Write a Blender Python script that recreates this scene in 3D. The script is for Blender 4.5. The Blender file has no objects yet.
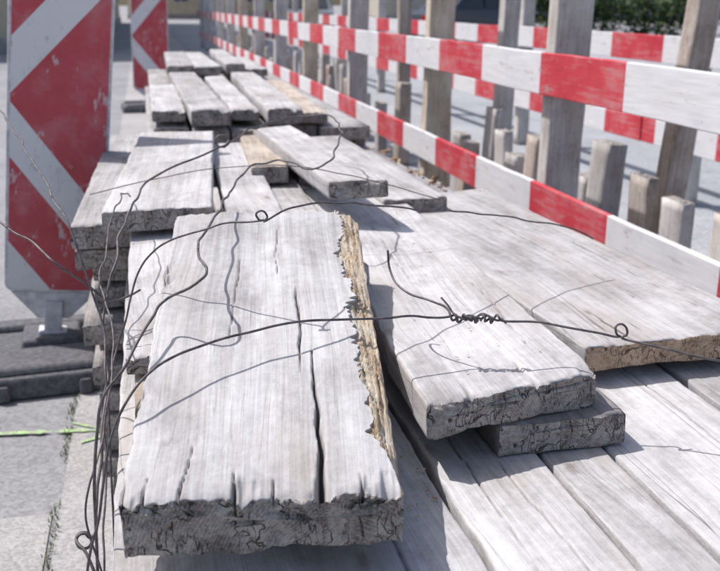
import bpy, bmesh, math, random
from mathutils import Vector, noise, Matrix
R=math.radians
random.seed(7)
scene=bpy.context.scene
def N3(x,y,z=0.0): return noise.noise(Vector((x,y,z)))
def link(o,parent=None):
    scene.collection.objects.link(o)
    if parent: o.parent=parent
    return o
def empty(name,loc=(0,0,0)):
    e=bpy.data.objects.new(name,None); e.location=loc; e.empty_display_size=.1
    return link(e)
# ---------------------------------------------------------------- node helper
class NT:
    def __init__(s,name,dim='3D'):
        s.m=bpy.data.materials.new(name); s.m.use_nodes=True; s.dim=dim
        s.t=s.m.node_tree; s.t.nodes.clear()
        s.out=s.n('ShaderNodeOutputMaterial'); s.b=s.n('ShaderNodeBsdfPrincipled')
        s.l(s.b.outputs[0],s.out.inputs[0])
    def n(s,t,**k):
        x=s.t.nodes.new(t)
        for a,v in k.items(): setattr(x,a,v)
        return x
    def l(s,a,b): s.t.links.new(a,b)
    def set(s,inp,v):
        if isinstance(v,bpy.types.NodeSocket): s.l(v,inp)
        else: inp.default_value=v
    def math(s,op,a,b=0.0,c=None,clamp=False):
        x=s.n('ShaderNodeMath',operation=op); x.use_clamp=clamp
        s.set(x.inputs[0],a); s.set(x.inputs[1],b)
        if c is not None: s.set(x.inputs[2],c)
        return x.outputs[0]
    def noise(s,vec,scale,detail=5,rough=.55,dist=0.0):
        x=s.n('ShaderNodeTexNoise'); x.noise_dimensions=s.dim; s.l(vec,x.inputs['Vector'])
        x.inputs['Scale'].default_value=scale; x.inputs['Detail'].default_value=detail
        x.inputs['Roughness'].default_value=rough; x.inputs['Distortion'].default_value=dist
        return x.outputs[0]
    def vscale(s,vec,v):
        x=s.n('ShaderNodeVectorMath',operation='MULTIPLY'); s.l(vec,x.inputs[0]); x.inputs[1].default_value=v
        return x.outputs[0]
    def vadd(s,vec,v):
        x=s.n('ShaderNodeVectorMath',operation='ADD'); s.l(vec,x.inputs[0]); s.set(x.inputs[1],v)
        return x.outputs[0]
    def ramp(s,f,stops):
        x=s.n('ShaderNodeValToRGB'); s.l(f,x.inputs[0]); e=x.color_ramp.elements
        while len(e)<len(stops): e.new(.5)
        for i,(p,c) in enumerate(stops):
            e[i].position=p; e[i].color=(c,c,c,1) if isinstance(c,(int,float)) else (*c,1)
        return x.outputs[0]
    def mix(s,f,a,b,mode='MIX'):
        x=s.n('ShaderNodeMix',data_type='RGBA',blend_type=mode)
        s.set(x.inputs[0],f)
        for i,v in ((6,a),(7,b)):
            if isinstance(v,tuple): v=(*v,1)
            s.set(x.inputs[i],v)
        return x.outputs[2]
    def maprange(s,v,a,b,c,d):
        x=s.n('ShaderNodeMapRange'); s.l(v,x.inputs[0])
        for i,k in enumerate((a,b,c,d)): x.inputs[i+1].default_value=k
        return x.outputs[0]
    def bump(s,h,strength,dist):
        x=s.n('ShaderNodeBump'); x.inputs['Strength'].default_value=strength; x.inputs['Distance'].default_value=dist
        s.l(h,x.inputs['Height']); s.l(x.outputs[0],s.b.inputs['Normal'])
    def fin(s,col,rough=.8,spec=.3):
        s.set(s.b.inputs['Base Color'],(*col,1) if isinstance(col,tuple) else col)
        s.set(s.b.inputs['Roughness'],rough); s.b.inputs['Specular IOR Level'].default_value=spec
        return s.m
    def objrand(s): return s.n('ShaderNodeObjectInfo').outputs['Random']

def wood(name,dark,mid,light,vary=.25,crackamt=1.0):
    s=NT(name,'2D')
    uv=s.n('ShaderNodeUVMap').outputs[0]
    r=s.objrand()
    cx=s.n('ShaderNodeCombineXYZ'); s.l(s.math('MULTIPLY',r,37.0),cx.inputs[0]); s.l(s.math('MULTIPLY',r,91.0),cx.inputs[1])
    v=s.vadd(uv,cx.outputs[0])
    vo=s.n('ShaderNodeTexVoronoi'); vo.voronoi_dimensions='2D'; s.l(s.vscale(v,(5.0,2.2,1)),vo.inputs['Vector']); vo.inputs['Scale'].default_value=1.0
    kd=vo.outputs['Distance']
    sep=s.n('ShaderNodeSeparateColor'); s.l(vo.outputs['Color'],sep.inputs[0])
    has=s.math('GREATER_THAN',sep.outputs[0],.6)
    warp=s.noise(s.vscale(v,(2.5,1.1,1)),1.0,1)
    off=s.n('ShaderNodeCombineXYZ')
    s.l(s.math('ADD',s.math('MULTIPLY',warp,.06),s.math('MULTIPLY',s.math('MULTIPLY',s.maprange(kd,0,.22,1,0),has),.012)),off.inputs[0])
    vw=s.vadd(v,off.outputs[0])
    fine=s.noise(s.vscale(vw,(1,.022,1)),330,2,.7)
    grain=s.noise(s.vscale(vw,(1,.03,1)),75,4,.62)
    broad=s.noise(s.vscale(v,(1,.3,1)),9,3,.6)
    patch=s.noise(v,5.0,4,.65)
    dirt=s.noise(v,60,3,.75)
    blotch=s.noise(s.vadd(s.vscale(v,(1,.6,1)),(2,9,0)),11,5,.72)
    g=s.math('ADD',s.math('MULTIPLY',grain,.24),s.math('ADD',s.math('MULTIPLY',fine,.18),s.math('ADD',s.math('MULTIPLY',broad,.28),s.math('ADD',s.math('MULTIPLY',patch,.30),s.math('MULTIPLY',dirt,.16)))))
    col=s.ramp(g,[(.44,dark),(.57,mid),(.70,light)])
    stain=s.maprange(s.noise(s.vadd(s.vscale(v,(1,.25,1)),(5,3,1)),7,3,.6),.50,.72,0,.5)
    col=s.mix(stain,col,(mid[0]*.84,mid[1]*.77,mid[2]*.69))
    col=s.mix(s.maprange(blotch,.53,.72,0,.5),col,(dark[0]*.85,dark[1]*.80,dark[2]*.78))
    wn=s.math('ADD',kd,s.math('MULTIPLY',dirt,.05))
    kn=s.math('MULTIPLY',s.maprange(wn,.04,.085,.55,0),has)
    col=s.mix(kn,col,(dark[0]*.66,dark[1]*.54,dark[2]*.46))
    c1=s.math('ABSOLUTE',s.math('SUBTRACT',s.noise(s.vscale(vw,(1,.03,1)),22,1,.5),.5))
    line=s.math('MULTIPLY',s.maprange(c1,.0,.005,1,0),s.maprange(broad,.54,.60,0,crackamt))
    c3=s.math('ABSOLUTE',s.math('SUBTRACT',s.noise(s.vadd(s.vscale(vw,(1,.022,1)),(3,8,5)),70,0,.5),.5))
    hair=s.math('MULTIPLY',s.maprange(c3,0,.014,.35,0),s.maprange(patch,.48,.62,0,1))
    allc=s.math('MAXIMUM',line,hair)
    col=s.mix(s.math('MULTIPLY',allc,.8),col,(dark[0]*.28,dark[1]*.25,dark[2]*.23))
    at=s.n('ShaderNodeAttribute'); at.attribute_name='dirt'
    col=s.mix(s.math('MULTIPLY',at.outputs['Fac'],.85),col,(dark[0]*.2,dark[1]*.17,dark[2]*.15))
    bright=s.maprange(s.math('FRACT',s.math('MULTIPLY',r,17.3)),0,1,1-vary,1+vary*.4)
    hs=s.n('ShaderNodeHueSaturation'); s.l(col,hs.inputs['Color']); s.l(bright,hs.inputs['Value'])
    h=s.math('SUBTRACT',s.math('ADD',s.math('MULTIPLY',grain,.45),s.math('MULTIPLY',dirt,.7)),s.math('MULTIPLY',hair,.5))
    s.bump(h,.7,.002)
    return s.fin(hs.outputs[0],.85,.2)

def endgrain(name,dark,light):
    s=NT(name,'2D'); uv=s.n('ShaderNodeUVMap').outputs[0]; r=s.objrand()
    cx=s.n('ShaderNodeCombineXYZ'); s.l(s.math('SUBTRACT',s.math('MULTIPLY',r,.2),.1),cx.inputs[0]); s.l(s.math('ADD',s.math('MULTIPLY',r,-.06),.09),cx.inputs[1])
    v=s.vadd(uv,cx.outputs[0])
    w=s.n('ShaderNodeTexWave',wave_type='RINGS',rings_direction='Z'); s.l(v,w.inputs['Vector']); w.inputs['Scale'].default_value=80; w.inputs['Distortion'].default_value=3.0; w.inputs['Detail'].default_value=2; w.inputs['Detail Scale'].default_value=.7
    n=s.noise(v,150,4,.8); blot=s.noise(v,17,3,.65)
    g=s.math('ADD',s.math('MULTIPLY',w.outputs[1],.07),s.math('ADD',s.math('MULTIPLY',n,.55),s.math('MULTIPLY',blot,.50)))
    col=s.ramp(g,[(.39,dark),(.66,light)])
    l1=s.noise(s.vadd(v,(3,1,0)),20,3,.6)
    lines=s.math('MULTIPLY',s.maprange(s.math('ABSOLUTE',s.math('SUBTRACT',l1,.5)),0,.018,1,0),s.maprange(blot,.44,.56,0,1))
    l2=s.noise(s.vadd(s.vscale(v,(1,.3,1)),(7,1,0)),60,2,.6)
    lines=s.math('MAXIMUM',lines,s.math('MULTIPLY',s.maprange(s.math('ABSOLUTE',s.math('SUBTRACT',l2,.5)),0,.028,.9,0),s.maprange(l1,.48,.6,0,1)))
    col=s.mix(s.math('MULTIPLY',lines,.9),col,(dark[0]*.2,dark[1]*.17,dark[2]*.15))
    s.bump(s.math('SUBTRACT',s.math('MULTIPLY',n,1.6),s.math('MULTIPLY',lines,1.5)),1.0,.004)
    return s.fin(col,.9,.15)

M_white=wood('weathered_wood_pale',(.305,.292,.292),(.475,.462,.464),(.63,.618,.622),.10)
M_grey=wood('weathered_wood_grey',(.245,.232,.23),(.405,.392,.392),(.555,.542,.545),.16)
M_dark=wood('weathered_wood_dark',(.14,.128,.125),(.26,.243,.238),(.39,.372,.362),.25)
M_tan=wood('weathered_wood_tan',(.25,.205,.165),(.42,.36,.31),(.57,.515,.46),.2)
M_end=endgrain('end_grain_grey',(.19,.163,.148),(.60,.555,.52))
M_endo=endgrain('end_grain_fresh',(.40,.26,.17),(.84,.63,.46))
def fresh():
    s=NT('splintered_fresh_wood','2D'); uv=s.n('ShaderNodeUVMap').outputs[0]
    a=s.noise(s.vscale(uv,(1,.04,1)),320,4,.8); b=s.noise(s.vscale(uv,(1,.4,1)),30,4,.65)
    g=s.math('ADD',s.math('MULTIPLY',a,.65),s.math('MULTIPLY',b,.45))
    col=s.ramp(g,[(.40,(.34,.21,.12)),(.49,(.62,.47,.32)),(.58,(.76,.65,.50)),(.70,(.80,.75,.66))])
    s.bump(a,1.0,.005)
    return s.fin(col,.75,.25)
M_fresh=fresh()

# ---------------------------------------------------------------- boards
def build_board(bm,uvl,dl,near,far,wn,wf,th,nt=16,nl=24,seed=0,rad=.004,wob=.003,lump=.0015,cracks=(),endr=.004,splint=False,skewn=0.0,roll=0.0,ridge=.0002,matoff=0,chips=()):
    A=Vector(near); B=Vector(far); d=(B-A); L=d.length; d.normalize()
    r=d.cross(Vector((0,0,1))).normalized(); up=r.cross(d).normalized()
    if roll:
        q=Matrix.Rotation(roll,3,d); r=q@r; up=q@up
    xs=[-1+2*i/nt for i in range(nt+1)]
    ns=max(4,int(nt*.16))
    P=[(x,0.0,'t') for x in xs]
    P+=[(1.0,-(j)/ns,'r') for j in range(1,ns)]
    nb=max(4,nt//4)
    P+=[(1-2*j/nb,-1.0,'b') for j in range(nb+1)]
    P+=[(-1.0,-(ns-j)/ns,'l') for j in range(1,ns)]
    n=len(P); rings=[]; S=seed*7.31
    w0=(wn+wf)/2; per=[0]
    for k in range(1,n+1):
        a=P[k-1]; b=P[k%n]; per.append(per[-1]+math.hypot((a[0]-b[0])*w0/2,(a[1]-b[1])*th))
    for i in range(nl+1):
        t=i/nl
        y=t*L; hw=(wn*(1-t)+wf*t)/2
        ring=[]
        el=wob*(N3(S,y*6,1)*1.2+N3(S,y*25,2)*.7+N3(S,y*80,2)*.3); er=wob*(N3(S,y*6,5)*1.2+N3(S,y*25,6)*.7+N3(S,y*80,7)*.3)
        bev=0
        if splint:
            bev=.030+.020*N3(S,y*6,3)+.016*N3(S,y*24,4)+.018*abs(N3(S,y*70,8))
            bev=max(.003,bev)*min(1,.08+(y/.15)**1.3)
        for (x,z,tg) in P:
            px=x*hw; pz=z*th
            hx=hw; hz=th/2; cx=max(-hx+rad,min(hx-rad,px)); cz=max(-hz+rad,min(hz-rad,pz+hz))
            dx=px-cx; dz=(pz+hz)-cz; q=math.hypot(dx,dz)
            if q>rad and dx and dz: px=cx+dx/q*rad; pz=cz+dz/q*rad-hz
            lat=(px/hw)
            px+= (er*max(0,lat)**8+(-el)*max(0,-lat)**8)
            if splint and tg in('t','r'):
                if tg=='t':
                    lim=hw-bev
                    if px>lim: pz-=(px-lim)*.05; px=lim+(px-lim)*.03
                else:
                    f=-z; bk=min(1,bev/.02)
                    if f<.62:
                        g_=f/.62
                        px=hw-bev*(1-g_)
                        pz=(1-bk)*pz+bk*(-.003-.020*g_**1.3) + bk*(.0055*N3(y*11,px*260,S+4)+.003*N3(y*40,px*600,S))
                    else:
                        g_=(f-.62)/.38; px=hw+.003*N3(y*30,z*20,S)
                        pz=(1-bk)*pz+bk*(-.023-(th-.023)*g_)
            dirt=0.0
            if tg=='t' or tg=='b':
                s=1 if tg=='t' else -1
                pz+=s*(lump*(N3(px*9+S,y*3,0)*1.3+N3(px*30,y*8,S)*.5)+ridge*N3(px*120,y*5,S))
            if tg=='t':
                for (xc,y0,y1,cw,cd,cs) in cracks:
                    if y0<=y<=y1 or (y<y0 and y0<=0):
                        u=(y-y0)/(y1-y0); tp=math.sin(math.pi*min(1,max(0,u)))**.5 if y0>0 else max(0,1-u)**.5
                        xx=xc+.012*N3(cs,y*4,0)+.0030*N3(cs,y*20,1)
                        dd=abs(px-xx); ww=cw*tp*(1+.5*N3(cs,y*30,3))+1e-5
                        if dd<ww*1.6:
                            pz-=cd*tp*max(0,1-dd/(ww*1.6))
                            dirt=max(dirt,max(0,1-dd/(ww*1.5)))
            for (cxp,cyp,cr,cdp) in chips:
                q=math.hypot((px-cxp),(y-cyp)*.6)/cr+.6*N3(px*70,y*35,S)+.4*N3(px*190,y*30,S)
                if q<1 and tg=='t': pz-=cdp*(1-q); dirt=max(dirt,.2*(1-q))
            yy=y+skewn*px/w0*(1-t)
            e=max(0,1-y/.014)
            if e>0:
                yy+= e*endr*(N3(px*16+S,pz*20,7)+.45*N3(px*60,pz*70,S))
                if tg=='t': pz-=e*e*endr*.4*(1+.7*N3(px*18,S,2)+.35*N3(px*90,S,2))
                if tg=='b': pz+=e*endr*.8*(.6+N3(px*14,S,12)+.5*N3(px*60,S,12))
            e2=max(0,1-(L-y)/.03)
            if e2>0: yy-= e2*endr*(N3(px*22+S,pz*30,17)+.6*N3(px*90,pz*90,S))
            v=bm.verts.new(A+d*yy+r*px+up*pz); v[dl]=dirt
            ring.append(v)
        rings.append(ring)
    for i in range(nl):
        for k in range(n):
            k2=(k+1)%n
            f=bm.faces.new((rings[i][k],rings[i][k2],rings[i+1][k2],rings[i+1][k]))
            f.smooth=True; f.material_index=0+matoff
            if splint and (P[k][2]=='r' or P[k2][2]=='r'): f.material_index=2
            y0=i/nl*L; y1=(i+1)/nl*L
            for lp,(u,vv) in zip(f.loops,((per[k],y0),(per[k+1],y0),(per[k+1],y1),(per[k],y1))): lp[uvl].uv=(u,vv)
    fa_=min(1,th/w0); fb_=min(1,w0/th)
    for ring,sg in ((rings[0],-1),(rings[-1],1)):
        c=sum((v.co for v in ring),Vector())/n
        prev=ring
        def euv(v):
            q=v.co-c; return (q.dot(r),q.dot(up))
        for sc in (.94,.82,.66,.46,.2):
            cur=[]
            for v in ring:
                q=v.co-c
                a=q.dot(r); b=q.dot(up); yo=q.dot(d)
                a2=a*(1-(1-sc)*fa_); b2=b*(1-(1-sc)*fb_)
                nv=bm.verts.new(c+r*a2+up*b2+d*(yo+endr*.8*(N3(a2*60,b2*80,S+3)+.6*N3(a2*170,b2*200,S+3)))); cur.append(nv)
            for k in range(n):
                k2=(k+1)%n
                f=bm.faces.new((prev[k2],prev[k],cur[k],cur[k2]) if sg<0 else (prev[k],prev[k2],cur[k2],cur[k]))
                f.material_index=1; f.smooth=True
                for lp in f.loops: lp[uvl].uv=euv(lp.vert)
            prev=cur
        try:
            f=bm.faces.new(prev if sg>0 else prev[::-1]); f.material_index=1
            for lp in f.loops: lp[uvl].uv=euv(lp.vert)
        except Exception: pass
def board(name,near,far,wn,wf,th,mat,endm=None,extra=None,parent=None,**k):
    bm=bmesh.new(); uvl=bm.loops.layers.uv.new('UVMap'); dl=bm.verts.layers.float.new('dirt')
    build_board(bm,uvl,dl,near,far,wn,wf,th,**k)
    if extra: extra(bm,uvl)
    me=bpy.data.meshes.new(name); bm.to_mesh(me); bm.free()
    for m in (mat,endm or M_end,M_fresh): me.materials.append(m)
    return link(bpy.data.objects.new(name,me),parent)
def bxy(x0,x1,y0,y1,z,th,mat,seed,dx=0.0,z2=None,wf=None,name='wooden_board',**k):
    c=(x0+x1)/2; w=x1-x0
    return board(name,(c,y0,z),(c+dx,y1,z if z2 is None else z2),w,wf or w,th,mat,seed=seed,**k)

def shards(bm,uvl):
    rnd=random.Random(5)
    A=Vector((.2385,.83,.655)); B=Vector((.355,1.585,.785)); ax=(B-A).normalized()
    for i in range(190):
        t=.04+.96*rnd.random()**.8; off=rnd.uniform(0,1)*min(1,.2+t*3)
        p=A.lerp(B,t)+Vector((-.036*off,0,-.018*(1-off)+.001)); L=rnd.uniform(.012,.055); w=rnd.uniform(.0007,.0022)
        d=(ax*(1 if rnd.random()<.6 else -1)+Vector((rnd.gauss(.04,.06),0,rnd.gauss(.05,.05)))).normalized()
        s=d.cross(Vector((0,0,1))).normalized(); u=s.cross(d)
        p=p-d*L*.4
        b=[bm.verts.new(p+s*w),bm.verts.new(p-s*w),bm.verts.new(p-u*w*1.6)]
        m=[bm.verts.new(p+d*L*.6+(s*w*.8)),bm.verts.new(p+d*L*.6-s*w*.7),bm.verts.new(p+d*L*.6-u*w)]
        tip=bm.verts.new(p+d*L+Vector((rnd.gauss(0,.002),0,rnd.gauss(0,.002))))
        fs=[]
        for a in range(3):
            c=(a+1)%3
            fs.append(bm.faces.new((b[a],b[c],m[c],m[a]))); fs.append(bm.faces.new((m[a],m[c],tip)))
        for f in fs:
            f.material_index=2
            for lp in f.loops: lp[uvl].uv=(lp.vert.co.x+i*.03,lp.vert.co.y)
board('wooden_board',(.0895,.829,.66),(.1975,1.585,.79),.299,.325,.078,M_white,seed=3,nt=170,nl=280,rad=.006,wob=.006,lump=.003,endr=.010,
 splint=True,extra=shards,
 cracks=((.060,0,.30,.0028,.034,2.2),(.045,.24,.50,.0015,.012,8.3),(-.085,0,.10,.0010,.016,6.7),(-.05,.30,.62,.0009,.006,12.4),(.02,.5,.7,.0009,.006,24.4),(-.03,.0,.05,.0013,.020,31.),(.105,0,.035,.0012,.018,41.),(.01,0,.03,.0010,.014,47.),(-.125,0,.04,.0011,.016,53.)),
 chips=((-.150,.0,.022,.012),(.13,.0,.025,.010),(-.163,.52,.03,.014),(.06,.0,.014,.012),(-.152,.2,.012,.006),(-.02,0,.018,.008)))
board('wooden_board',(.460,1.05,.65),(.53,2.45,.655),.262,.25,.052,M_white,seed=11,nt=80,nl=160,rad=.005,wob=.004,lump=.002,endr=.006,skewn=.06,
 cracks=((.03,0,.10,.0014,.014,3.3),(.08,.1,.5,.0010,.007,16.3),(-.02,.5,1.0,.0010,.007,26.3),(-.06,0,.05,.0012,.012,36.3)),chips=((.13,0,.018,.007),(-.13,.3,.014,.006)))
board('wooden_board',(.865,1.262,.612),(.765,2.42,.635),.385,.34,.045,M_grey,M_endo,seed=17,nt=90,nl=140,rad=.003,wob=.003,lump=.002,endr=.004,skewn=-.02,
 cracks=((.03,.2,.9,.0010,.006,3.9),(-.09,0,.3,.001,.007,1.3),(.12,.1,.6,.001,.006,19.3)),chips=((-.19,.05,.02,.007),))
bxy(.44,.632,1.045,2.0,.598,.05,M_dark,21,nt=40,nl=60,endr=.004,rad=.003)
bxy(.02,.20,.98,2.3,.602,.05,M_grey,22,nt=24,nl=50)
board('wooden_board',(.055,1.50,.700),(.36,1.56,.700),.09,.09,.04,M_grey,seed=23,nt=14,nl=24)
bxy(.70,.86,1.33,2.6,.567,.015,M_dark,24,nt=20,nl=40)
bxy(-.075,.335,.80,2.3,.548,.05,M_white,31,nt=80,nl=140,cracks=((.12,.0,.5,.001,.006,2.9),))
bxy(.345,.497,.36,2.5,.549,.05,M_white,32,nt=60,nl=170,cracks=((.02,.1,.8,.001,.006,7.9),(-.03,.3,1.2,.001,.006,9.9)))
bxy(.505,.596,.30,2.4,.547,.05,M_grey,33,nt=36,nl=170)
bxy(.606,.838,.30,2.6,.546,.05,M_white,34,nt=80,nl=170,cracks=((.05,.4,1.2,.001,.006,7.2),))
bxy(.852,1.10,.5,2.6,.546,.05,M_grey,35,nt=60,nl=120)
bxy(-.055,.125,1.26,2.28,.662,.032,M_white,41,z2=.695,nt=40,nl=80,chips=((-.09,0,.03,.01),))
bxy(-.045,.115,1.15,2.2,.625,.022,M_tan,42,nt=20,nl=40)
board('wooden_board',(.005,1.88,.742),(.09,3.06,.745),.225,.235,.045,M_white,seed=43,nt=44,nl=90,skewn=.02,endr=.004)
board('wooden_board',(.215,1.75,.70),(.245,3.0,.71),.125,.125,.045,M_white,seed=44,nt=30,nl=70)
board('wooden_board',(.33,1.95,.668),(.36,3.2,.675),.11,.11,.045,M_grey,seed=45,nt=24,nl=60)
board('wooden_board',(.312,2.42,.728),(.345,3.05,.725),.10,.10,.05,M_tan,seed=48,nt=24,nl=40)
board('wooden_board',(.455,1.98,.765),(.395,2.93,.768),.125,.115,.045,M_grey,seed=46,nt=36,nl=70,roll=R(-4),skewn=-.05)
board('wooden_board',(.66,2.2,.668),(.62,3.35,.672),.17,.17,.045,M_grey,seed=47,nt=30,nl=60)
board('wooden_board',(.48,2.5,.690),(.46,3.45,.695),.15,.15,.04,M_dark,seed=49,nt=24,nl=40)
board('wooden_board',(-.10,1.97,.694),(-.06,3.4,.694),.16,.16,.055,M_grey,seed=51,nt=20,nl=50,endr=.006)
board('wooden_board',(-.095,2.0,.632),(-.06,3.5,.632),.17,.17,.05,M_dark,seed=52,nt=20,nl=40,endr=.006)
board('wooden_board',(-.06,2.1,.575),(-.04,3.5,.575),.18,.18,.05,M_grey,seed=53,nt=20,nl=40,endr=.006)
# far pile, boards of uneven width, thickness and reach
G=[(.015,.150,3.78,5.0,.738,.052,.00),(.162,.315,3.58,5.5,.756,.066,-.03),(.325,.44,3.70,5.45,.742,.05,.01),(.452,.592,3.52,5.4,.760,.064,.03),(.602,.715,3.66,5.3,.726,.048,.06)]
for i,(a,b,c,d,z,th,dx) in enumerate(G):
    bxy(a,b,c,d,z,th,[M_white,M_grey,M_white,M_grey,M_tan][i],60+i,dx=dx,z2=z+.008*(i%2),nt=24,nl=50,endr=.010,wob=.006,lump=.003,rad=.007,chips=((.05,0,.03,.012),(-.05,.3,.03,.01)))
G2=[(.13,.28,5.55,7.2,.80,.06,.02),(.295,.46,5.68,7.4,.785,.055,-.02),(.475,.59,5.6,7.4,.805,.06,.03),(.605,.75,5.75,7.1,.76,.05,.0)]
for i,(a,b,c,d,z,th,dx) in enumerate(G2):
    bxy(a,b,c,d,z,th,[M_grey,M_white][i%2],70+i,dx=dx,nt=16,nl=30,endr=.008,wob=.006,rad=.007)
def stack(name,rows,mat):
    bm=bmesh.new(); uvl=bm.loops.layers.uv.new('UVMap'); dl=bm.verts.layers.float.new('dirt')
    for i,(n_,f_,w,th) in enumerate(rows): build_board(bm,uvl,dl,n_,f_,w,w,th,nt=10,nl=16,seed=200+i)
    me=bpy.data.meshes.new(name); bm.to_mesh(me); bm.free()
    me.materials.append(mat); me.materials.append(M_end)
    return link(bpy.data.objects.new(name,me))
rows=[]; rr=random.Random(3)
z=.492
for k in range(8):
    x=-.05+rr.uniform(-.01,.03)
    while x<1.0:
        w=rr.choice((.16,.2,.24))
        rows.append(((x+w/2,.86+rr.uniform(-.02,.2),z),(x+w/2,3.45+rr.uniform(-.1,.1),z),w,.052)); x+=w+.012
    z-=.0605
stack('stacked_wooden_boards',rows,M_grey)
rows=[]; z=.515
for k in range(8):
    rows.append(((-.10+rr.uniform(-.02,.02),2.05+rr.uniform(-.05,.08),z),(-.10,3.4,z),.12,.052)); z-=.0605
stack('stacked_wooden_boards',rows,M_dark)
rows=[]; z=.668
for k in range(10):
    x=.0+rr.uniform(-.02,.03)
    while x<.72:
        w=rr.choice((.14,.17,.2)); rows.append(((x+w/2,3.62+rr.uniform(-.05,.14),z),(x+w/2,7.2+rr.uniform(-.1,.1),z),w,.055)); x+=w+.012
    z-=.064
stack('stacked_wooden_boards',rows,M_grey)
rows=[]
for k in range(4):
    rows.append(((1.0+.03*k,2.7+k*.25,.50-.03*k),(.93,4.3+k*.3,.50-.03*k),.15,.045))
for k in range(3):
    rows.append(((.82+.08*k,2.5,.575-.04*k),(.80+.07*k,4.4,.575-.04*k),.16,.045))
stack('stacked_wooden_boards',rows,M_grey)

# ---------------------------------------------------------------- wood chips
def chips():
    s=NT('bark_chips_mat'); g=s.n('ShaderNodeNewGeometry').outputs['Random Per Island']
    col=s.ramp(g,[(0,(.14,.09,.06)),(.5,(.32,.21,.13)),(.8,(.50,.38,.27)),(1,(.48,.46,.45))])
    m=s.fin(col,.9,.1)
    bm=bmesh.new(); rnd=random.Random(11)
    def chip(p,sz):
        a=rnd.uniform(0,6.28); l=sz*rnd.uniform(.6,1.6); w=sz*rnd.uniform(.2,.5); h=sz*rnd.uniform(.06,.2)
        M=Matrix.Translation(p)@Matrix.Rotation(a,4,'Z')@Matrix.Rotation(rnd.gauss(0,.3),4,'X')@Matrix.Rotation(rnd.gauss(0,.25),4,'Y')
        vs=[bm.verts.new(M@Vector((x*l*rnd.uniform(.6,1)/2,y*w*rnd.uniform(.6,1)/2,z_*h/2))) for x in(-1,1) for y in(-1,1) for z_ in(-1,1)]
        for q in ((0,1,3,2),(4,6,7,5),(0,4,5,1),(2,3,7,6),(0,2,6,4),(1,5,7,3)): bm.faces.new([vs[i] for i in q])
    for i in range(190):
        y=3.2+rnd.gauss(0,.35); x=.78+rnd.random()*.30
        chip(Vector((x,y,.588-(x-.78)*.35)),rnd.uniform(.015,.06))
    for i in range(60):
        chip(Vector((rnd.uniform(.38,.75),rnd.uniform(3.25,3.6),.60+rnd.uniform(0,.03))),rnd.uniform(.02,.07))
    for i in range(400):
        chip(Vector((rnd.uniform(1.12,1.42),rnd.uniform(1.5,7),rnd.uniform(.005,.02))),rnd.uniform(.01,.05))
    for i in range(60):
        x=rnd.uniform(.25,.33); chip(Vector((x,rnd.uniform(.9,1.5),.552)),rnd.uniform(.003,.010))
    for i in range(40):
        chip(Vector((rnd.uniform(.37,.56),rnd.uniform(1.1,1.9),.6535)),rnd.uniform(.002,.006))
    me=bpy.data.meshes.new('wood_chips'); bm.to_mesh(me); bm.free(); me.materials.append(m)
    link(bpy.data.objects.new('wood_chips',me))
chips()

# ---------------------------------------------------------------- wire
def wiremat():
    s=NT('rusty_steel_wire'); tc=s.n('ShaderNodeTexCoord').outputs['Object']
    n=s.noise(tc,90,3,.6)
    col=s.ramp(n,[(.35,(.075,.066,.07)),(.6,(.15,.135,.138)),(.75,(.20,.155,.13))])
    s.b.inputs['Metallic'].default_value=.4
    return s.fin(col,.6,.4)
M_wire=wiremat()
def wire(pts,r=.0019,name='steel_wire',parent=None,kink=.0022,seed=0):
    cu=bpy.data.curves.new(name,'CURVE'); cu.dimensions='3D'; cu.bevel_depth=r; cu.bevel_resolution=3; cu.resolution_u=6
    P=[Vector(p) for p in pts]
    out=[]
    for i in range(len(P)-1):
        p0=P[max(0,i-1)]; p1=P[i]; p2=P[i+1]; p3=P[min(len(P)-1,i+2)]
        L=(p2-p1).length; m=max(1,int(L/.03))
        for j in range(m):
            t=j/m; q=.5*((2*p1)+(p2-p0)*t+(2*p0-5*p1+4*p2-p3)*t*t+(3*p1-p0-3*p2+p3)*t**3)
            k=kink if L>.02 else 0
            q=q+Vector((N3(q.x*19,q.y*19,seed),N3(q.x*19,q.y*19,seed+5),N3(q.x*25,q.y*25,seed+9)))*k
            out.append(q)
    out.append(P[-1])
    sp=cu.splines.new('BEZIER'); sp.bezier_points.add(len(out)-1)
    for b,p in zip(sp.bezier_points,out): b.co=p; b.handle_left_type='AUTO'; b.handle_right_type='AUTO'
    cu.materials.append(M_wire)
    return link(bpy.data.objects.new(name,cu),parent)
def loop(c,rad,n=10,turns=1.0,ax=(1,0,0),ay=(0,.3,.95),a0=0):
    c=Vector(c); ax=Vector(ax).normalized(); ay=Vector(ay).normalized()
    return [c+ax*math.cos(a0+6.283*turns*i/n)*rad*(1+.15*math.sin(i*1.7))+ay*math.sin(a0+6.283*turns*i/n)*rad+Vector((0,.0035*i/n,0)) for i in range(n+1)]
TA=Vector((.402,1.150,.722)); TB=Vector((.470,1.135,.720))
def twist(ph,turns=4.5,rad=.0040,n=44):
    o=[]
    for i in range(n):
        t=i/(n-1); p=TA.lerp(TB,t); a=t*6.283*turns+ph; rr_=rad*(1+.5*math.sin(t*9+ph))
        o.append(p+Vector((.002*math.sin(a*1.3),math.cos(a)*rr_,math.sin(a)*rr_)))
    return o
w1=[(0.806,1.004,0.66),(0.75,1.017,0.675),(0.685,1.04,0.69),(0.629,1.074,0.7)]
w1l=[(0.371,1.154,0.725),(0.266,1.141,0.735),(0.151,1.115,0.745),(0.044,1.073,0.74),(-0.016,1.031,0.73),(-0.045,0.995,0.71),(-0.068,0.977,0.67),(-0.088,0.957,0.58),(-0.107,0.96,0.5),(-.11,1.0,.3),(-.12,1.1,.02)]
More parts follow.
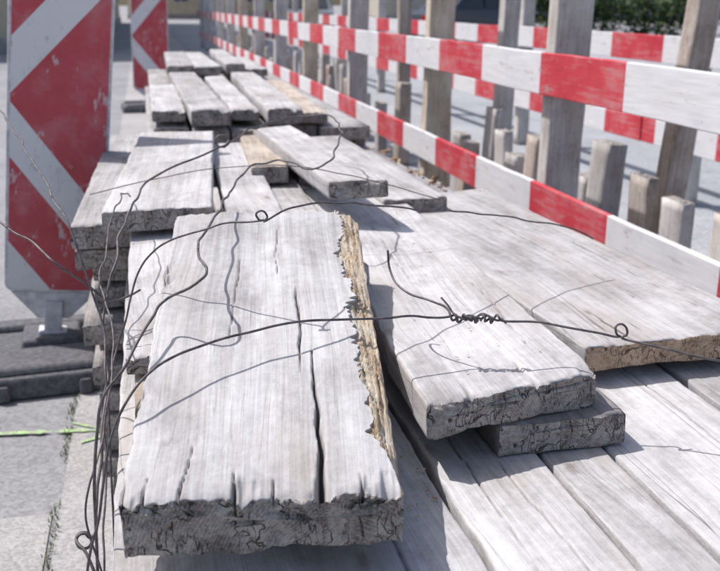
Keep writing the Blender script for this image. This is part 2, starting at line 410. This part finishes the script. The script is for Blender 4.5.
wire(w1+loop((.629,1.076,.710),.009,8,1.0,a0=-1.57)+[(0.526,1.123,0.713)]+twist(0)[::-1]+w1l,r=.0017,seed=1,kink=.005)
wire([(0.343,1.286,0.79),(0.345,1.279,0.76),(0.353,1.229,0.742),(0.384,1.178,0.738),(.398,1.160,.733)]+twist(3.14)+[(.476,1.128,.716)],r=.0017,seed=2,kink=.001)
wire([(.392,1.17,.747),(.399,1.160,.738),(.404,1.152,.729)]+twist(1.5,3,.0050,26)[:20],r=.0015,seed=3,kink=0)
w3=[(0.852,1.604,0.7),(0.778,1.599,0.73),(0.629,1.546,0.77),(0.435,1.422,0.82),(0.275,1.317,0.86),(0.182,1.257,0.87)]
w3b=[(0.095,1.255,0.85),(0.019,1.305,0.82),(-0.028,1.331,0.77),(-0.054,1.311,0.7),(-0.068,1.314,0.66),(-0.091,1.252,0.6),(-0.092,1.189,0.52),(-0.099,1.073,0.42),(-.10,1.05,.2),(-.13,1.1,.01)]
wire(w3+loop((.143,1.213,.870),.007,8,1.0,a0=-1.2)+w3b,.0015,seed=4,kink=.005)
w2=[(-.13,1.05,.02),(-.11,1.03,.3),(-.098,1.03,.5),(-0.093,1.041,0.6),(-0.082,1.071,0.68),(-0.049,1.08,0.72),(0.005,1.186,0.76),(0.049,1.17,0.79),(0.064,1.215,0.8),(0.058,1.305,0.81),(0.113,1.529,0.82),(0.18,1.782,0.83),(0.25,1.852,0.84),(0.319,1.738,0.84),(0.374,1.828,0.86),(0.424,2.014,0.88),(0.42,2.184,0.89),(0.34,2.226,0.88),(0.227,2.102,0.87)]
w4=[(0.137,1.897,0.86),(0.075,1.831,0.85),(-0.005,1.738,0.83),(-0.045,1.532,0.81),(-0.066,1.396,0.77),(-0.086,1.318,0.7),(-0.084,1.23,0.64),(-0.092,1.153,0.6),(-0.102,1.08,0.52)]
wire(w2+loop((.150,1.95,.868),.013,8,1.2,a0=-1.2)+w4+loop((-.118,1.06,.49),.010,8,1.3,a0=.4)+[(-.10,1.02,.45),(-.095,1.0,.3),(-.11,1.02,.02)],.0020,seed=6,kink=.007)
wire([(-.40,2.3,.98),(-0.292,1.964,0.94),(-0.219,1.702,0.9),(-0.149,1.439,0.86),(-0.113,1.354,0.8),(-0.094,1.324,0.73),(-0.085,1.286,0.68),(-0.082,1.205,0.62),(-.09,1.15,.4),(-.12,1.2,.02)],.0016,seed=7,kink=.006)
wire([(-0.32,1.6,0.87),(-0.233,1.437,0.83),(-0.186,1.393,0.81),(-0.147,1.331,0.79),(-0.109,1.338,0.75),(-0.076,1.351,0.72),(-0.031,1.392,0.72)],.0017,seed=8,kink=.005)
wire([(-0.126,1.871,0.78),(-0.006,1.901,0.8),(0.139,1.897,0.82),(0.278,1.83,0.83),(0.439,1.797,0.8),(0.594,1.798,0.75)],.0010,seed=9)
wire([(-.262,1.42,.80),(-.262,1.45,.90),(-.258,1.5,.98),(-.25,1.52,1.06),(-.25,1.55,1.2)],.0015,seed=12,kink=.004)
wire([(-.05,1.95,.76),(-.06,1.75,.80),(-.075,1.55,.79),(-.088,1.38,.74),(-.070,1.22,.70),(-.085,1.08,.62),(-.105,1.02,.55),(-.09,1.0,.42),(-.115,1.03,.25),(-.13,1.08,.02)],.0014,seed=14,kink=.007)

# ---------------------------------------------------------------- barrier fence
def painted(name,period,offset,axis=1):
    s=NT(name); tc=s.n('ShaderNodeTexCoord').outputs['Object']
    sp=s.n('ShaderNodeSeparateXYZ'); s.l(tc,sp.inputs[0])
    f=s.math('FRACT',s.math('DIVIDE',s.math('SUBTRACT',sp.outputs[axis],offset),period))
    isred=s.math('LESS_THAN',f,.5)
    gr=s.noise(s.vscale(tc,(1,.08,1)),60,3,.6); bl=s.noise(tc,5,4,.65); sc=s.noise(s.vscale(tc,(1,.25,1)),30,4,.7)
    red=s.ramp(bl,[(.3,(.46,.035,.052)),(.7,(.58,.07,.09))])
    wh=s.ramp(bl,[(.3,(.58,.575,.59)),(.7,(.74,.735,.75))])
    col=s.mix(isred,wh,red)
    col=s.mix(s.maprange(s.math('ADD',s.math('MULTIPLY',gr,.5),s.math('MULTIPLY',bl,.5)),.48,.64,0,.38),col,(.44,.40,.39))
    col=s.mix(s.maprange(sc,.61,.69,0,.65),col,(.34,.30,.28))
    s.bump(gr,.5,.002)
    return s.fin(col,.6,.3)
def rail(name,x,y0,y1,ztop,h,mat,parent,th=.024,seed=0,dz=0):
    bm=bmesh.new(); n=int((y1-y0)/.15)+2; rings=[]
    for i in range(n):
        y=y0+(y1-y0)*i/(n-1); zc=ztop+dz*i/(n-1)+.006*N3(y*.8,seed,0); e=.003*N3(y*6,seed,3); xx=x+.010*N3(y*.7,seed,9)
        b=.003
        pr=[(-th/2+b,0),(th/2-b,0),(th/2,-b),(th/2,-h+b),(th/2-b,-h),(-th/2+b,-h),(-th/2,-h+b),(-th/2,-b)]
        rings.append([bm.verts.new((xx+p[0],y,zc+p[1]+e)) for p in pr])
    for i in range(n-1):
        for k in range(8):
            f=bm.faces.new((rings[i][k],rings[i][(k+1)%8],rings[i+1][(k+1)%8],rings[i+1][k]))
    bm.faces.new(rings[0][::-1]); bm.faces.new(rings[-1]); bmesh.ops.recalc_face_normals(bm,faces=bm.faces[:])
    me=bpy.data.meshes.new(name); bm.to_mesh(me); bm.free(); me.materials.append(mat)
    return link(bpy.data.objects.new(name,me),parent)
PU=painted('rail_paint_upper',1.28,2.67); PL=painted('rail_paint_lower',1.27,2.70)
PF=painted('rail_paint_far',1.26,2.42)
M_post=wood('fence_post_wood',(.34,.31,.285),(.54,.51,.485),(.70,.675,.655),.15)
M_posty=wood('fence_post_wood_yellowish',(.36,.29,.22),(.58,.50,.40),(.72,.65,.56),.1)
M_sheet=wood('sheeting_wood_grey',(.30,.28,.265),(.47,.45,.435),(.62,.60,.59),.25)
def vpost(name,x,y,z0,z1,wx,wy,lean=(0,0),parent=None,mat=None,seed=0):
    bm=bmesh.new(); uvl=bm.loops.layers.uv.new('UVMap'); dl=bm.verts.layers.float.new('dirt')
    build_board(bm,uvl,dl,(0,0,0),(0,z1-z0,0),wx,wx,wy,nt=10,nl=14,seed=seed,wob=.003,endr=.006)
    M=Matrix.Translation((x,y+wy/2,z0))@Matrix.Rotation(lean[0],4,'Y')@Matrix.Rotation(lean[1],4,'X')@Matrix(((1,0,0,0),(0,0,-1,0),(0,1,0,0),(0,0,0,1)))
    bm.transform(M); bmesh.ops.recalc_face_normals(bm,faces=bm.faces[:])
    me=bpy.data.meshes.new(name); bm.to_mesh(me); bm.free(); me.materials.append(mat or M_post); me.materials.append(M_end)
    return link(bpy.data.objects.new(name,me),parent)
FX=1.50
f1=empty('barrier_fence')
cuts=[.4,4.9,9.0,13.2,17.4,21.6,26]
for i in range(len(cuts)-1):
    rail('rail_upper_%d'%(i+1),FX+.0,cuts[i]+.003,cuts[i+1]-.003,.972,.158,PU,f1,seed=i)
    rail('rail_lower_%d'%(i+1),FX-.004,cuts[i]-.4+.003,cuts[i+1]-.4-.003,.468,.152,PL,f1,seed=i+20)
py=[1.15,3.25,4.88,6.9,9.0,11.0,13.1,15.2,17.4,19.6,21.8,24,25.8]
for i,y in enumerate(py):
    vpost('post_%d'%(i+1),FX+.013+.07+.01,y,0,1.45+.1*N3(i*3.3,0,0),.145,.09,lean=(R(1.2)+R(1)*N3(i*1.7,1,0),0),parent=f1,seed=300+i,mat=M_posty if i in(2,4,7) else M_post)
f2=empty('barrier_fence')
for i in range(len(cuts)-1):
    rail('rail_upper_%d'%(i+1),3.0,cuts[i]+.6,cuts[i+1]+.594,.97,.155,PF,f2,seed=i+40)
    rail('rail_lower_%d'%(i+1),2.996,cuts[i]+.2,cuts[i+1]+.194,.48,.15,PF,f2,seed=i+60)
for i,y in enumerate([2.2,4.6,7.1,9.4,11.9,14.2,16.8,19,22,25]):
    vpost('post_%d'%(i+1),3.08,y,0,1.3,.10,.09,parent=f2,seed=330+i)
ts=empty('trench_sheeting')
rnd=random.Random(21)
spec=[(2.28,.50),(2.44,.47),(2.72,.47),(2.90,.53),(3.27,.60),(3.50,.42),(3.66,.45),(4.05,.52),(4.22,.40),(4.42,.50),(4.60,.60),(4.85,.38)]
yy=5.1
while yy<20: spec.append((yy,rnd.uniform(.34,.66))); yy+=rnd.choice((.16,.18,.26,.40,.62))
for i,(y,h) in enumerate(spec):
    vpost('sheet_board_%d'%(i+1),1.84+rnd.uniform(-.04,.04),y,0,h,rnd.choice((.05,.07,.085)),rnd.choice((.13,.145,.155)),lean=(R(rnd.gauss(1,2)),R(rnd.gauss(0,1.8))),parent=ts,seed=400+i,mat=[M_sheet,M_post,M_sheet,M_tan][i%4])
for i,(x,y,h,ln) in enumerate([(1.93,3.02,1.35,5),(1.92,4.7,1.5,1.5),(1.95,6.8,1.3,0),(1.95,8.6,1.4,1)]):
    vpost('tall_board_%d'%(i+1),x,y,0,h,.09,.09,lean=(R(ln),0),parent=ts,seed=500+i,mat=[M_tan,M_post][i%2])

# ---------------------------------------------------------------- chevron signs
def chevmat(w,zc,k,band):
    s=NT('chevron_sheeting'); tc=s.n('ShaderNodeTexCoord').outputs['Object']
    sp=s.n('ShaderNodeSeparateXYZ'); s.l(tc,sp.inputs[0])
    dz=s.math('ABSOLUTE',s.math('SUBTRACT',sp.outputs[2],zc))
    t=s.math('SUBTRACT',dz,s.math('MULTIPLY',s.math('ADD',sp.outputs[0],w/2),k))
    inwhite=s.math('MULTIPLY',s.math('GREATER_THAN',t,0.0),s.math('LESS_THAN',t,band))
    per=s.math('MULTIPLY',s.math('GREATER_THAN',t,band*2.6),s.math('LESS_THAN',t,band*3.6))
    iw=s.math('MAXIMUM',inwhite,per)
    d=s.noise(tc,7,4,.65); d2=s.noise(s.vscale(tc,(1,1,.5)),45,4,.7)
    red=s.ramp(d,[(.3,(.43,.05,.065)),(.7,(.52,.09,.11))])
    wh=s.ramp(d,[(.3,(.60,.60,.62)),(.7,(.72,.72,.74))])
    col=s.mix(iw,red,wh)
    col=s.mix(s.maprange(d,.5,.7,0,.25),col,(.45,.42,.42))
    scr=s.noise(s.vadd(s.vscale(tc,(1,1,.35)),(3,1,2)),26,4,.75)
    col=s.mix(s.maprange(scr,.60,.65,0,.7),col,(.55,.5,.5))
    col=s.mix(s.maprange(d2,.62,.70,0,.5),col,(.22,.2,.2))
    return s.fin(col,.45,.4)
def plain(name,c,rough=.6,spec=.3,metal=0,nscale=30,amt=.25,bump=0):
    s=NT(name); tc=s.n('ShaderNodeTexCoord').outputs['Object']; n=s.noise(tc,nscale,4,.65)
    col=s.mix(s.maprange(n,.35,.7,0,1),tuple(x*(1-amt) for x in c),tuple(min(1,x*(1+amt)) for x in c))
    s.b.inputs['Metallic'].default_value=metal
    if bump: s.bump(n,.6,bump)
    return s.fin(col,rough,spec)
M_frame=plain('sign_frame_grey',(.60,.60,.62),.5)
M_rub=plain('recycled_rubber',(.115,.115,.125),.8,.3,nscale=60,amt=.35,bump=.002)
def rrect(bm,w,h,d,rad,zc=0,seg=6,yc=0):
    pts=[]
    for cx,cz,a0 in ((w/2-rad,h/2-rad,0),(-w/2+rad,h/2-rad,90),(-w/2+rad,-h/2+rad,180),(w/2-rad,-h/2+rad,270)):
        for i in range(seg+1):
            a=R(a0+90*i/seg); pts.append((cx+rad*math.cos(a),cz+rad*math.sin(a)))
    f=[bm.verts.new((x,yc-d/2,z+zc)) for x,z in pts]; b=[bm.verts.new((x,yc+d/2,z+zc)) for x,z in pts]
    n=len(pts); bm.faces.new(f); bm.faces.new(b[::-1])
    for i in range(n): bm.faces.new((f[i],b[i],b[(i+1)%n],f[(i+1)%n]))
def mkobj(name,bm,mats,parent=None,bevel=0,loc=(0,0,0)):
    bmesh.ops.recalc_face_normals(bm,faces=bm.faces[:])
    me=bpy.data.meshes.new(name); bm.to_mesh(me); bm.free()
    for m in mats: me.materials.append(m)
    o=link(bpy.data.objects.new(name,me),parent); o.location=loc
    if bevel:
        b=o.modifiers.new('bev','BEVEL'); b.width=bevel; b.segments=2; b.limit_method='ANGLE'
    return o
def boxbm(bm,x0,x1,y0,y1,z0,z1,mi=0,taper=0):
    vs=[bm.verts.new((x+(taper if x==x0 else -taper)*(z==z1),y+(taper if y==y0 else -taper)*(z==z1),z)) for x in(x0,x1) for y in(y0,y1) for z in(z0,z1)]
    for q in ((0,1,3,2),(4,6,7,5),(0,4,5,1),(2,3,7,6),(0,2,6,4),(1,5,7,3)):
        f=bm.faces.new([vs[i] for i in q]); f.material_index=mi
def sign(loc,lean,yaw,w=.31,zb=.235,zt=1.36,chev=.86,k=1.2,band=.17):
    e=empty('chevron_warning_sign',loc)
    e.rotation_euler=(0,0,yaw)
    tilt=empty('sign_upright'); tilt.parent=e; tilt.location=(0,0,.06); tilt.rotation_euler=(0,lean,0)
    h=zt-zb; zc=(zt+zb)/2-.06
    bm=bmesh.new(); rrect(bm,w,h,.022,.03); mkobj('frame',bm,[M_frame],tilt,.003,(0,0,zc))
    bm=bmesh.new(); rrect(bm,w-.022,h-.022,.006,.022,yc=-.0135); mkobj('panel',bm,[chevmat(w,chev-.06-zc,k,band)],tilt,0,(0,0,zc))
    bm=bmesh.new()
    pr=[(-w/2+.02,zb-.06),(w/2-.02,zb-.06),(.05,zb-.15),(-.05,zb-.15)]
    f=[bm.verts.new((x,-.012,z)) for x,z in pr]; b=[bm.verts.new((x,.012,z)) for x,z in pr]
    bm.faces.new(f); bm.faces.new(b[::-1])
    for i in range(4): bm.faces.new((f[i],b[i],b[(i+1)%4],f[(i+1)%4]))
    boxbm(bm,-.028,.028,-.024,.024,-.02,zb-.09)
    boxbm(bm,-.045,.045,-.035,.035,.0,.045)
    mkobj('foot_bracket',bm,[M_frame],tilt,.003)
    bm=bmesh.new()
    boxbm(bm,-.34,.17,-.33,.22,.0,.065,0,.012)
    boxbm(bm,-.30,.145,-.30,-.10,.0655,.088,0,.012); boxbm(bm,-.30,.145,.11,.20,.0655,.088,0,.012)
    boxbm(bm,-.10,.10,-.09,.10,.0655,.098,0,.012)
    for sx in (-.14,.10):
        boxbm(bm,sx-.02,sx+.02,-.345,-.325,.0,.05,0,.002)
    mkobj('base',bm,[M_rub],e,.008)
    return e
sign((-.365,3.0,0.004),R(7),R(4))
sign((.05,10.6,0.004),R(2),R(4),w=.40,zt=1.55,zb=.22,chev=.80,k=1.2,band=.2)

# ---------------------------------------------------------------- ground
def asphalt(name,c,patchc,scale=1):
    s=NT(name); tc=s.n('ShaderNodeTexCoord').outputs['Object']
    agg=s.n('ShaderNodeTexVoronoi'); s.l(tc,agg.inputs['Vector']); agg.inputs['Scale'].default_value=110*scale
    sep=s.n('ShaderNodeSeparateColor'); s.l(agg.outputs['Color'],sep.inputs[0])
    n=s.noise(tc,170,3,.7); p=s.noise(tc,1.3,5,.65); p2=s.noise(tc,.25,3,.5); st=s.noise(tc,9,4,.7)
    col=s.mix(s.maprange(p,.35,.68,0,1),c,patchc)
    col=s.mix(s.maprange(st,.56,.72,0,.5),col,tuple(x*.6 for x in c))
    k=s.math('ADD',s.math('MULTIPLY',sep.outputs[0],.45),s.math('ADD',s.math('MULTIPLY',n,.6),s.math('MULTIPLY',p2,.4)))
    hs=s.n('ShaderNodeHueSaturation'); s.l(col,hs.inputs['Color']); s.l(s.maprange(k,.35,1.15,.68,1.32),hs.inputs['Value'])
    s.bump(s.math('ADD',n,sep.outputs[0]),.5,.003)
    return s.fin(hs.outputs[0],.9,.25)
def sheet(name,x0,x1,y0,y1,z,mat):
    bm=bmesh.new(); vs=[bm.verts.new(p) for p in ((x0,y0,z),(x1,y0,z),(x1,y1,z),(x0,y1,z))]; bm.faces.new(vs)
    return mkobj(name,bm,[mat])
M_as=asphalt('asphalt_pale',(.24,.24,.25),(.32,.32,.33))
M_rd=asphalt('dusty_road',(.30,.31,.33),(.38,.39,.41))
M_cc=asphalt('concrete_paving',(.33,.32,.32),(.41,.40,.40),1.4)
sheet('ground',-300,300,-200,500,0,M_as)
sheet('road',1.15,14,-3,60,.004,M_rd)
sheet('pavement',-.268,1.10,-1,60,.004,M_cc)
sheet('pavement',-6,-.284,-1,1.98,.004,M_cc)
def linemat():
    s=NT('green_spray_paint'); tc=s.n('ShaderNodeTexCoord').outputs['Object']; n=s.noise(tc,70,4,.75)
    return s.fin(s.ramp(n,[(.40,(.29,.32,.25)),(.52,(.36,.50,.25)),(.7,(.40,.60,.27))]),.8,.2)
M_ln=linemat()
bm=bmesh.new()
def stroke(pts,w):
    L=[];Rr=[]
    for i,(x,y) in enumerate(pts):
        wob=.6+.7*N3(x*30,y*30,1); L.append(bm.verts.new((x,y-w*wob,.008))); Rr.append(bm.verts.new((x,y+w*wob,.008)))
    for i in range(len(pts)-1): bm.faces.new((L[i],L[i+1],Rr[i+1],Rr[i]))
stroke([(-.9+i*.01,2.50-.11*(i/76)+.006*N3(i*.15,0,0)) for i in range(80)],.015)
stroke([(-.27+i*.006,2.46-.10*(i/24)) for i in range(24)],.011)
stroke([(-.24+i*.006,2.33+.07*(i/24)) for i in range(20)],.010)
mkobj('paint_marking',bm,[M_ln])
def weeds():
    s=NT('weed_leaf'); g=s.n('ShaderNodeNewGeometry').outputs['Random Per Island']
    m=s.fin(s.ramp(g,[(0,(.07,.11,.03)),(1,(.17,.20,.08))]),.7,.2)
    bm=bmesh.new(); rnd=random.Random(4)
    for i in range(700):
        y=rnd.uniform(.8,3.6)
        if N3(y*4,2,0)<-.05: continue
        x=-.276+rnd.gauss(0,.006); h=rnd.uniform(.004,.018); a=rnd.uniform(0,6.28); d=Vector((math.cos(a),math.sin(a),0)); p=Vector((x,y,.003)); q=Vector((-d.y,d.x,0))*.0022
        bm.faces.new([bm.verts.new(v) for v in (p-q,p+q,p+d*h*.6+Vector((0,0,h)))])
    me=bpy.data.meshes.new('weeds'); bm.to_mesh(me); bm.free(); me.materials.append(m); link(bpy.data.objects.new('weeds',me))
weeds()

# ---------------------------------------------------------------- background
M_wall=plain('yellow_render',(.58,.50,.36),.9,.2,nscale=1.5,amt=.12)
M_plinth=plain('plinth_grey',(.36,.34,.33),.9,.2,nscale=4)
M_glass=plain('window_glass',(.03,.035,.04),.1,.6)
M_wf=plain('window_frame',(.6,.58,.55),.6)
M_roof=plain('roof_tile',(.28,.10,.06),.8)
def building(name,x0,x1,y0,y1,h,wall,ph=.35):
    e=empty(name)
    bm=bmesh.new(); boxbm(bm,x0,x1,y0,y1,ph,h); mkobj('walls',bm,[wall],e)
    bm=bmesh.new(); boxbm(bm,x0-.06,x1+.06,y0-.06,y1+.06,0,ph); mkobj('plinth',bm,[M_plinth],e,.02)
    bm=bmesh.new(); g=bmesh.new()
    def win(cx,z,face,w=1.1,hh=1.7):
        fr=((cx-w/2-.1,cx-w/2,z-.1,z+hh+.1),(cx+w/2,cx+w/2+.1,z-.1,z+hh+.1),(cx-w/2,cx+w/2,z+hh,z+hh+.1),(cx-w/2,cx+w/2,z-.1,z),(cx-.03,cx+.03,z,z+hh))
        if face=='y':
            boxbm(g,cx-w/2,cx+w/2,y0-.02,y0+.1,z,z+hh)
            for a,b,c,d in fr: boxbm(bm,a,b,y0-.07,y0+.05,c,d)
        else:
            boxbm(g,x1-.1,x1+.02,cx-w/2,cx+w/2,z,z+hh)
            for a,b,c,d in fr: boxbm(bm,x1-.05,x1+.07,a,b,c,d)
    fl=int((h-.8)//3.2)
    for k in range(fl):
        c=x0+1.6
        while c<x1-1: win(c,1.3+3.2*k,'y'); c+=2.5
        c=y0+1.6
        while c<y1-1: win(c,1.3+3.2*k,'x'); c+=2.5
    mkobj('window_frames',bm,[M_wf],e); mkobj('window_glass',g,[M_glass],e)
    bm=bmesh.new()
    boxbm(bm,x0-.3,x1+.3,y0-.3,y1+.3,h,h+.25)
    cx=(x0+x1)/2
    a=[bm.verts.new(p) for p in ((x0-.3,y0-.3,h+.251),(x1+.3,y0-.3,h+.251),(x1+.3,y1+.3,h+.251),(x0-.3,y1+.3,h+.251),(cx,y0+2,h+3),(cx,y1-2,h+3))]
    for q in ((0,1,4),(1,2,5,4),(2,3,5),(3,0,4,5)): bm.faces.new([a[i] for i in q])
    mkobj('roof',bm,[M_roof],e)
building('yellow_building',-16,-1.3,24,60,10,M_wall)
building('yellow_building',-1,12,75,88,11,M_wall)
M_wall2=plain('beige_render',(.5,.46,.40),.9,.2,nscale=1.5,amt=.12)
building('beige_building',16,60,62,75,10,M_wall2)
M_tyre=plain('tyre',(.02,.02,.02),.8); M_hub=plain('hub',(.4,.4,.42),.35,.5,.6)
def car(loc,yaw,c):
    e=empty('parked_car',loc); e.rotation_euler=(0,0,yaw)
    paint=plain('car_paint',c,.25,.5,amt=.05)
    side=[(-2.1,.35),(-2.15,.62),(-2.05,.86),(-1.3,.98),(-.75,1.40),(.55,1.46),(1.35,1.05),(2.0,.98),(2.12,.7),(2.1,.35)]
    bm=bmesh.new(); n=len(side)
    secs=[(-.84,.93),(-.80,1.0),(.80,1.0),(.84,.93)]
    rg=[]
    for y,sc in secs:
        rg.append([bm.verts.new((x*(.985 if sc<1 else 1),y*(1 if z<1 else .80+.2*(1.46-z)/.46*.5),z)) for x,z in side])
    for a,b in zip(rg,rg[1:]):
        for i in range(n): bm.faces.new((a[i],a[(i+1)%n],b[(i+1)%n],b[i]))
    bm.faces.new(rg[0]); bm.faces.new(rg[-1][::-1]); mkobj('body',bm,[paint],e,.05)
    bm=bmesh.new()
    for sy in(-1,1):
        for tri in (((-1.05,1.0),(-.68,1.34),(-.08,1.38),(-.08,1.0)),((0,1.0),(0,1.38),(.5,1.39),(1.1,1.03))):
            f=[bm.verts.new((x,sy*(.845 if z<1.1 else .735),z)) for x,z in tri]; b=[bm.verts.new((x,sy*.6,z)) for x,z in tri]
            bm.faces.new(f); bm.faces.new(b)
            for i in range(4): bm.faces.new((f[i],f[(i+1)%4],b[(i+1)%4],b[i]))
    for xa,za,xb,zb in ((-1.27,1.02,-.78,1.38),(1.32,1.09,.62,1.44)):
        s=-1 if xa<0 else 1
        v=[bm.verts.new(p) for p in ((xa+s*.03,-.66,za),(xa+s*.03,.66,za),(xb+s*.03,.6,zb),(xb+s*.03,-.6,zb))]; bm.faces.new(v)
    mkobj('windows',bm,[M_glass],e)
    bm=bmesh.new(); b2=bmesh.new()
    for x in(-1.3,1.3):
        for y in(-.78,.78):
            bmesh.ops.create_cone(bm,cap_ends=True,segments=24,radius1=.32,radius2=.32,depth=.2,matrix=Matrix.Translation((x,y,.32))@Matrix.Rotation(R(90),4,'X'))
            bmesh.ops.create_cone(b2,cap_ends=True,segments=16,radius1=.19,radius2=.19,depth=.22,matrix=Matrix.Translation((x,y,.32))@Matrix.Rotation(R(90),4,'X'))
    mkobj('wheels',bm,[M_tyre],e); mkobj('hubs',b2,[M_hub],e)
    bm=bmesh.new()
    for y in(-.6,.6): boxbm(bm,-2.16,-2.05,y-.16,y+.16,.66,.8)
    mkobj('tail_lights',bm,[plain('tail_light_red',(.4,.02,.02),.3,.5)],e,.01)
    bm=bmesh.new(); boxbm(bm,-2.17,-2.1,-.26,.26,.45,.56); mkobj('plate',bm,[plain('plate_white',(.7,.7,.7),.5)],e)
car((10,28,0),R(20),(.05,.06,.08)); car((5.6,32,0),R(80),(.16,.17,.19))
def leaves(name,boxes,n,size,seed):
    s=NT(name+'_mat'); g=s.n('ShaderNodeNewGeometry').outputs['Random Per Island']
    m=s.fin(s.ramp(g,[(0,(.025,.05,.015)),(.6,(.05,.09,.025)),(1,(.10,.14,.04))]),.7,.25)
    bm=bmesh.new(); rnd=random.Random(seed)
    for i in range(n):
        c,ra=rnd.choice(boxes)
        v=Vector((rnd.gauss(0,1),rnd.gauss(0,1),rnd.gauss(0,1))).normalized()*(rnd.random()**.3)
        p=Vector((c[0]+v.x*ra[0],c[1]+v.y*ra[1],c[2]+v.z*ra[2]))
        if p.z<.02: continue
        a=Vector((rnd.gauss(0,1),rnd.gauss(0,1),rnd.gauss(0,1))).normalized(); b=a.orthogonal().normalized(); s_=size*rnd.uniform(.5,1.3)
        bm.faces.new([bm.verts.new(q) for q in (p-a*s_,p+b*s_*.5,p+a*s_,p-b*s_*.5)])
    me=bpy.data.meshes.new(name); bm.to_mesh(me); bm.free(); me.materials.append(m); return link(bpy.data.objects.new(name,me))
hb=[]
rnd=random.Random(9)
for i in range(56):
    x=12.5+i*.5; hb.append(((x,34+rnd.uniform(-.6,.6)-.25*(x-12),rnd.uniform(.6,1.8)),(rnd.uniform(.7,1.2),.8,rnd.uniform(.7,1.3))))
leaves('hedge',hb,26000,.12,2)

# ---------------------------------------------------------------- light, sky, camera
S=Vector((-.50,.40,1.02)).normalized()
ld=bpy.data.lights.new('sun','SUN'); ld.energy=4.7; ld.angle=R(.6); ld.color=(1,.965,.94)
lo=link(bpy.data.objects.new('sun',ld)); lo.rotation_euler=S.to_track_quat('Z','Y').to_euler(); lo.location=(-5,4,10)
w=bpy.data.worlds.new('World'); scene.world=w; w.use_nodes=True
nt=w.node_tree; bg=nt.nodes['Background']; sk=nt.nodes.new('ShaderNodeTexSky'); sk.sky_type='NISHITA'; sk.sun_disc=False
sk.sun_elevation=math.asin(S.z); sk.sun_rotation=math.atan2(S.x,S.y); sk.dust_density=3.0; sk.ozone_density=1.0
nt.links.new(sk.outputs[0],bg.inputs[0]); bg.inputs[1].default_value=.15
cd=bpy.data.cameras.new('camera'); cd.lens=45; cd.sensor_width=36; cd.clip_start=.02; cd.clip_end=1500
co=link(bpy.data.objects.new('camera',cd)); co.location=(0,0,1.15); co.rotation_euler=(R(90-17.4),0,R(-13.1))
cd.dof.use_dof=True; cd.dof.focus_distance=1.22; cd.dof.aperture_fstop=8
scene.camera=co
scene.view_settings.view_transform='Standard'; scene.view_settings.look='None'; scene.view_settings.exposure=0
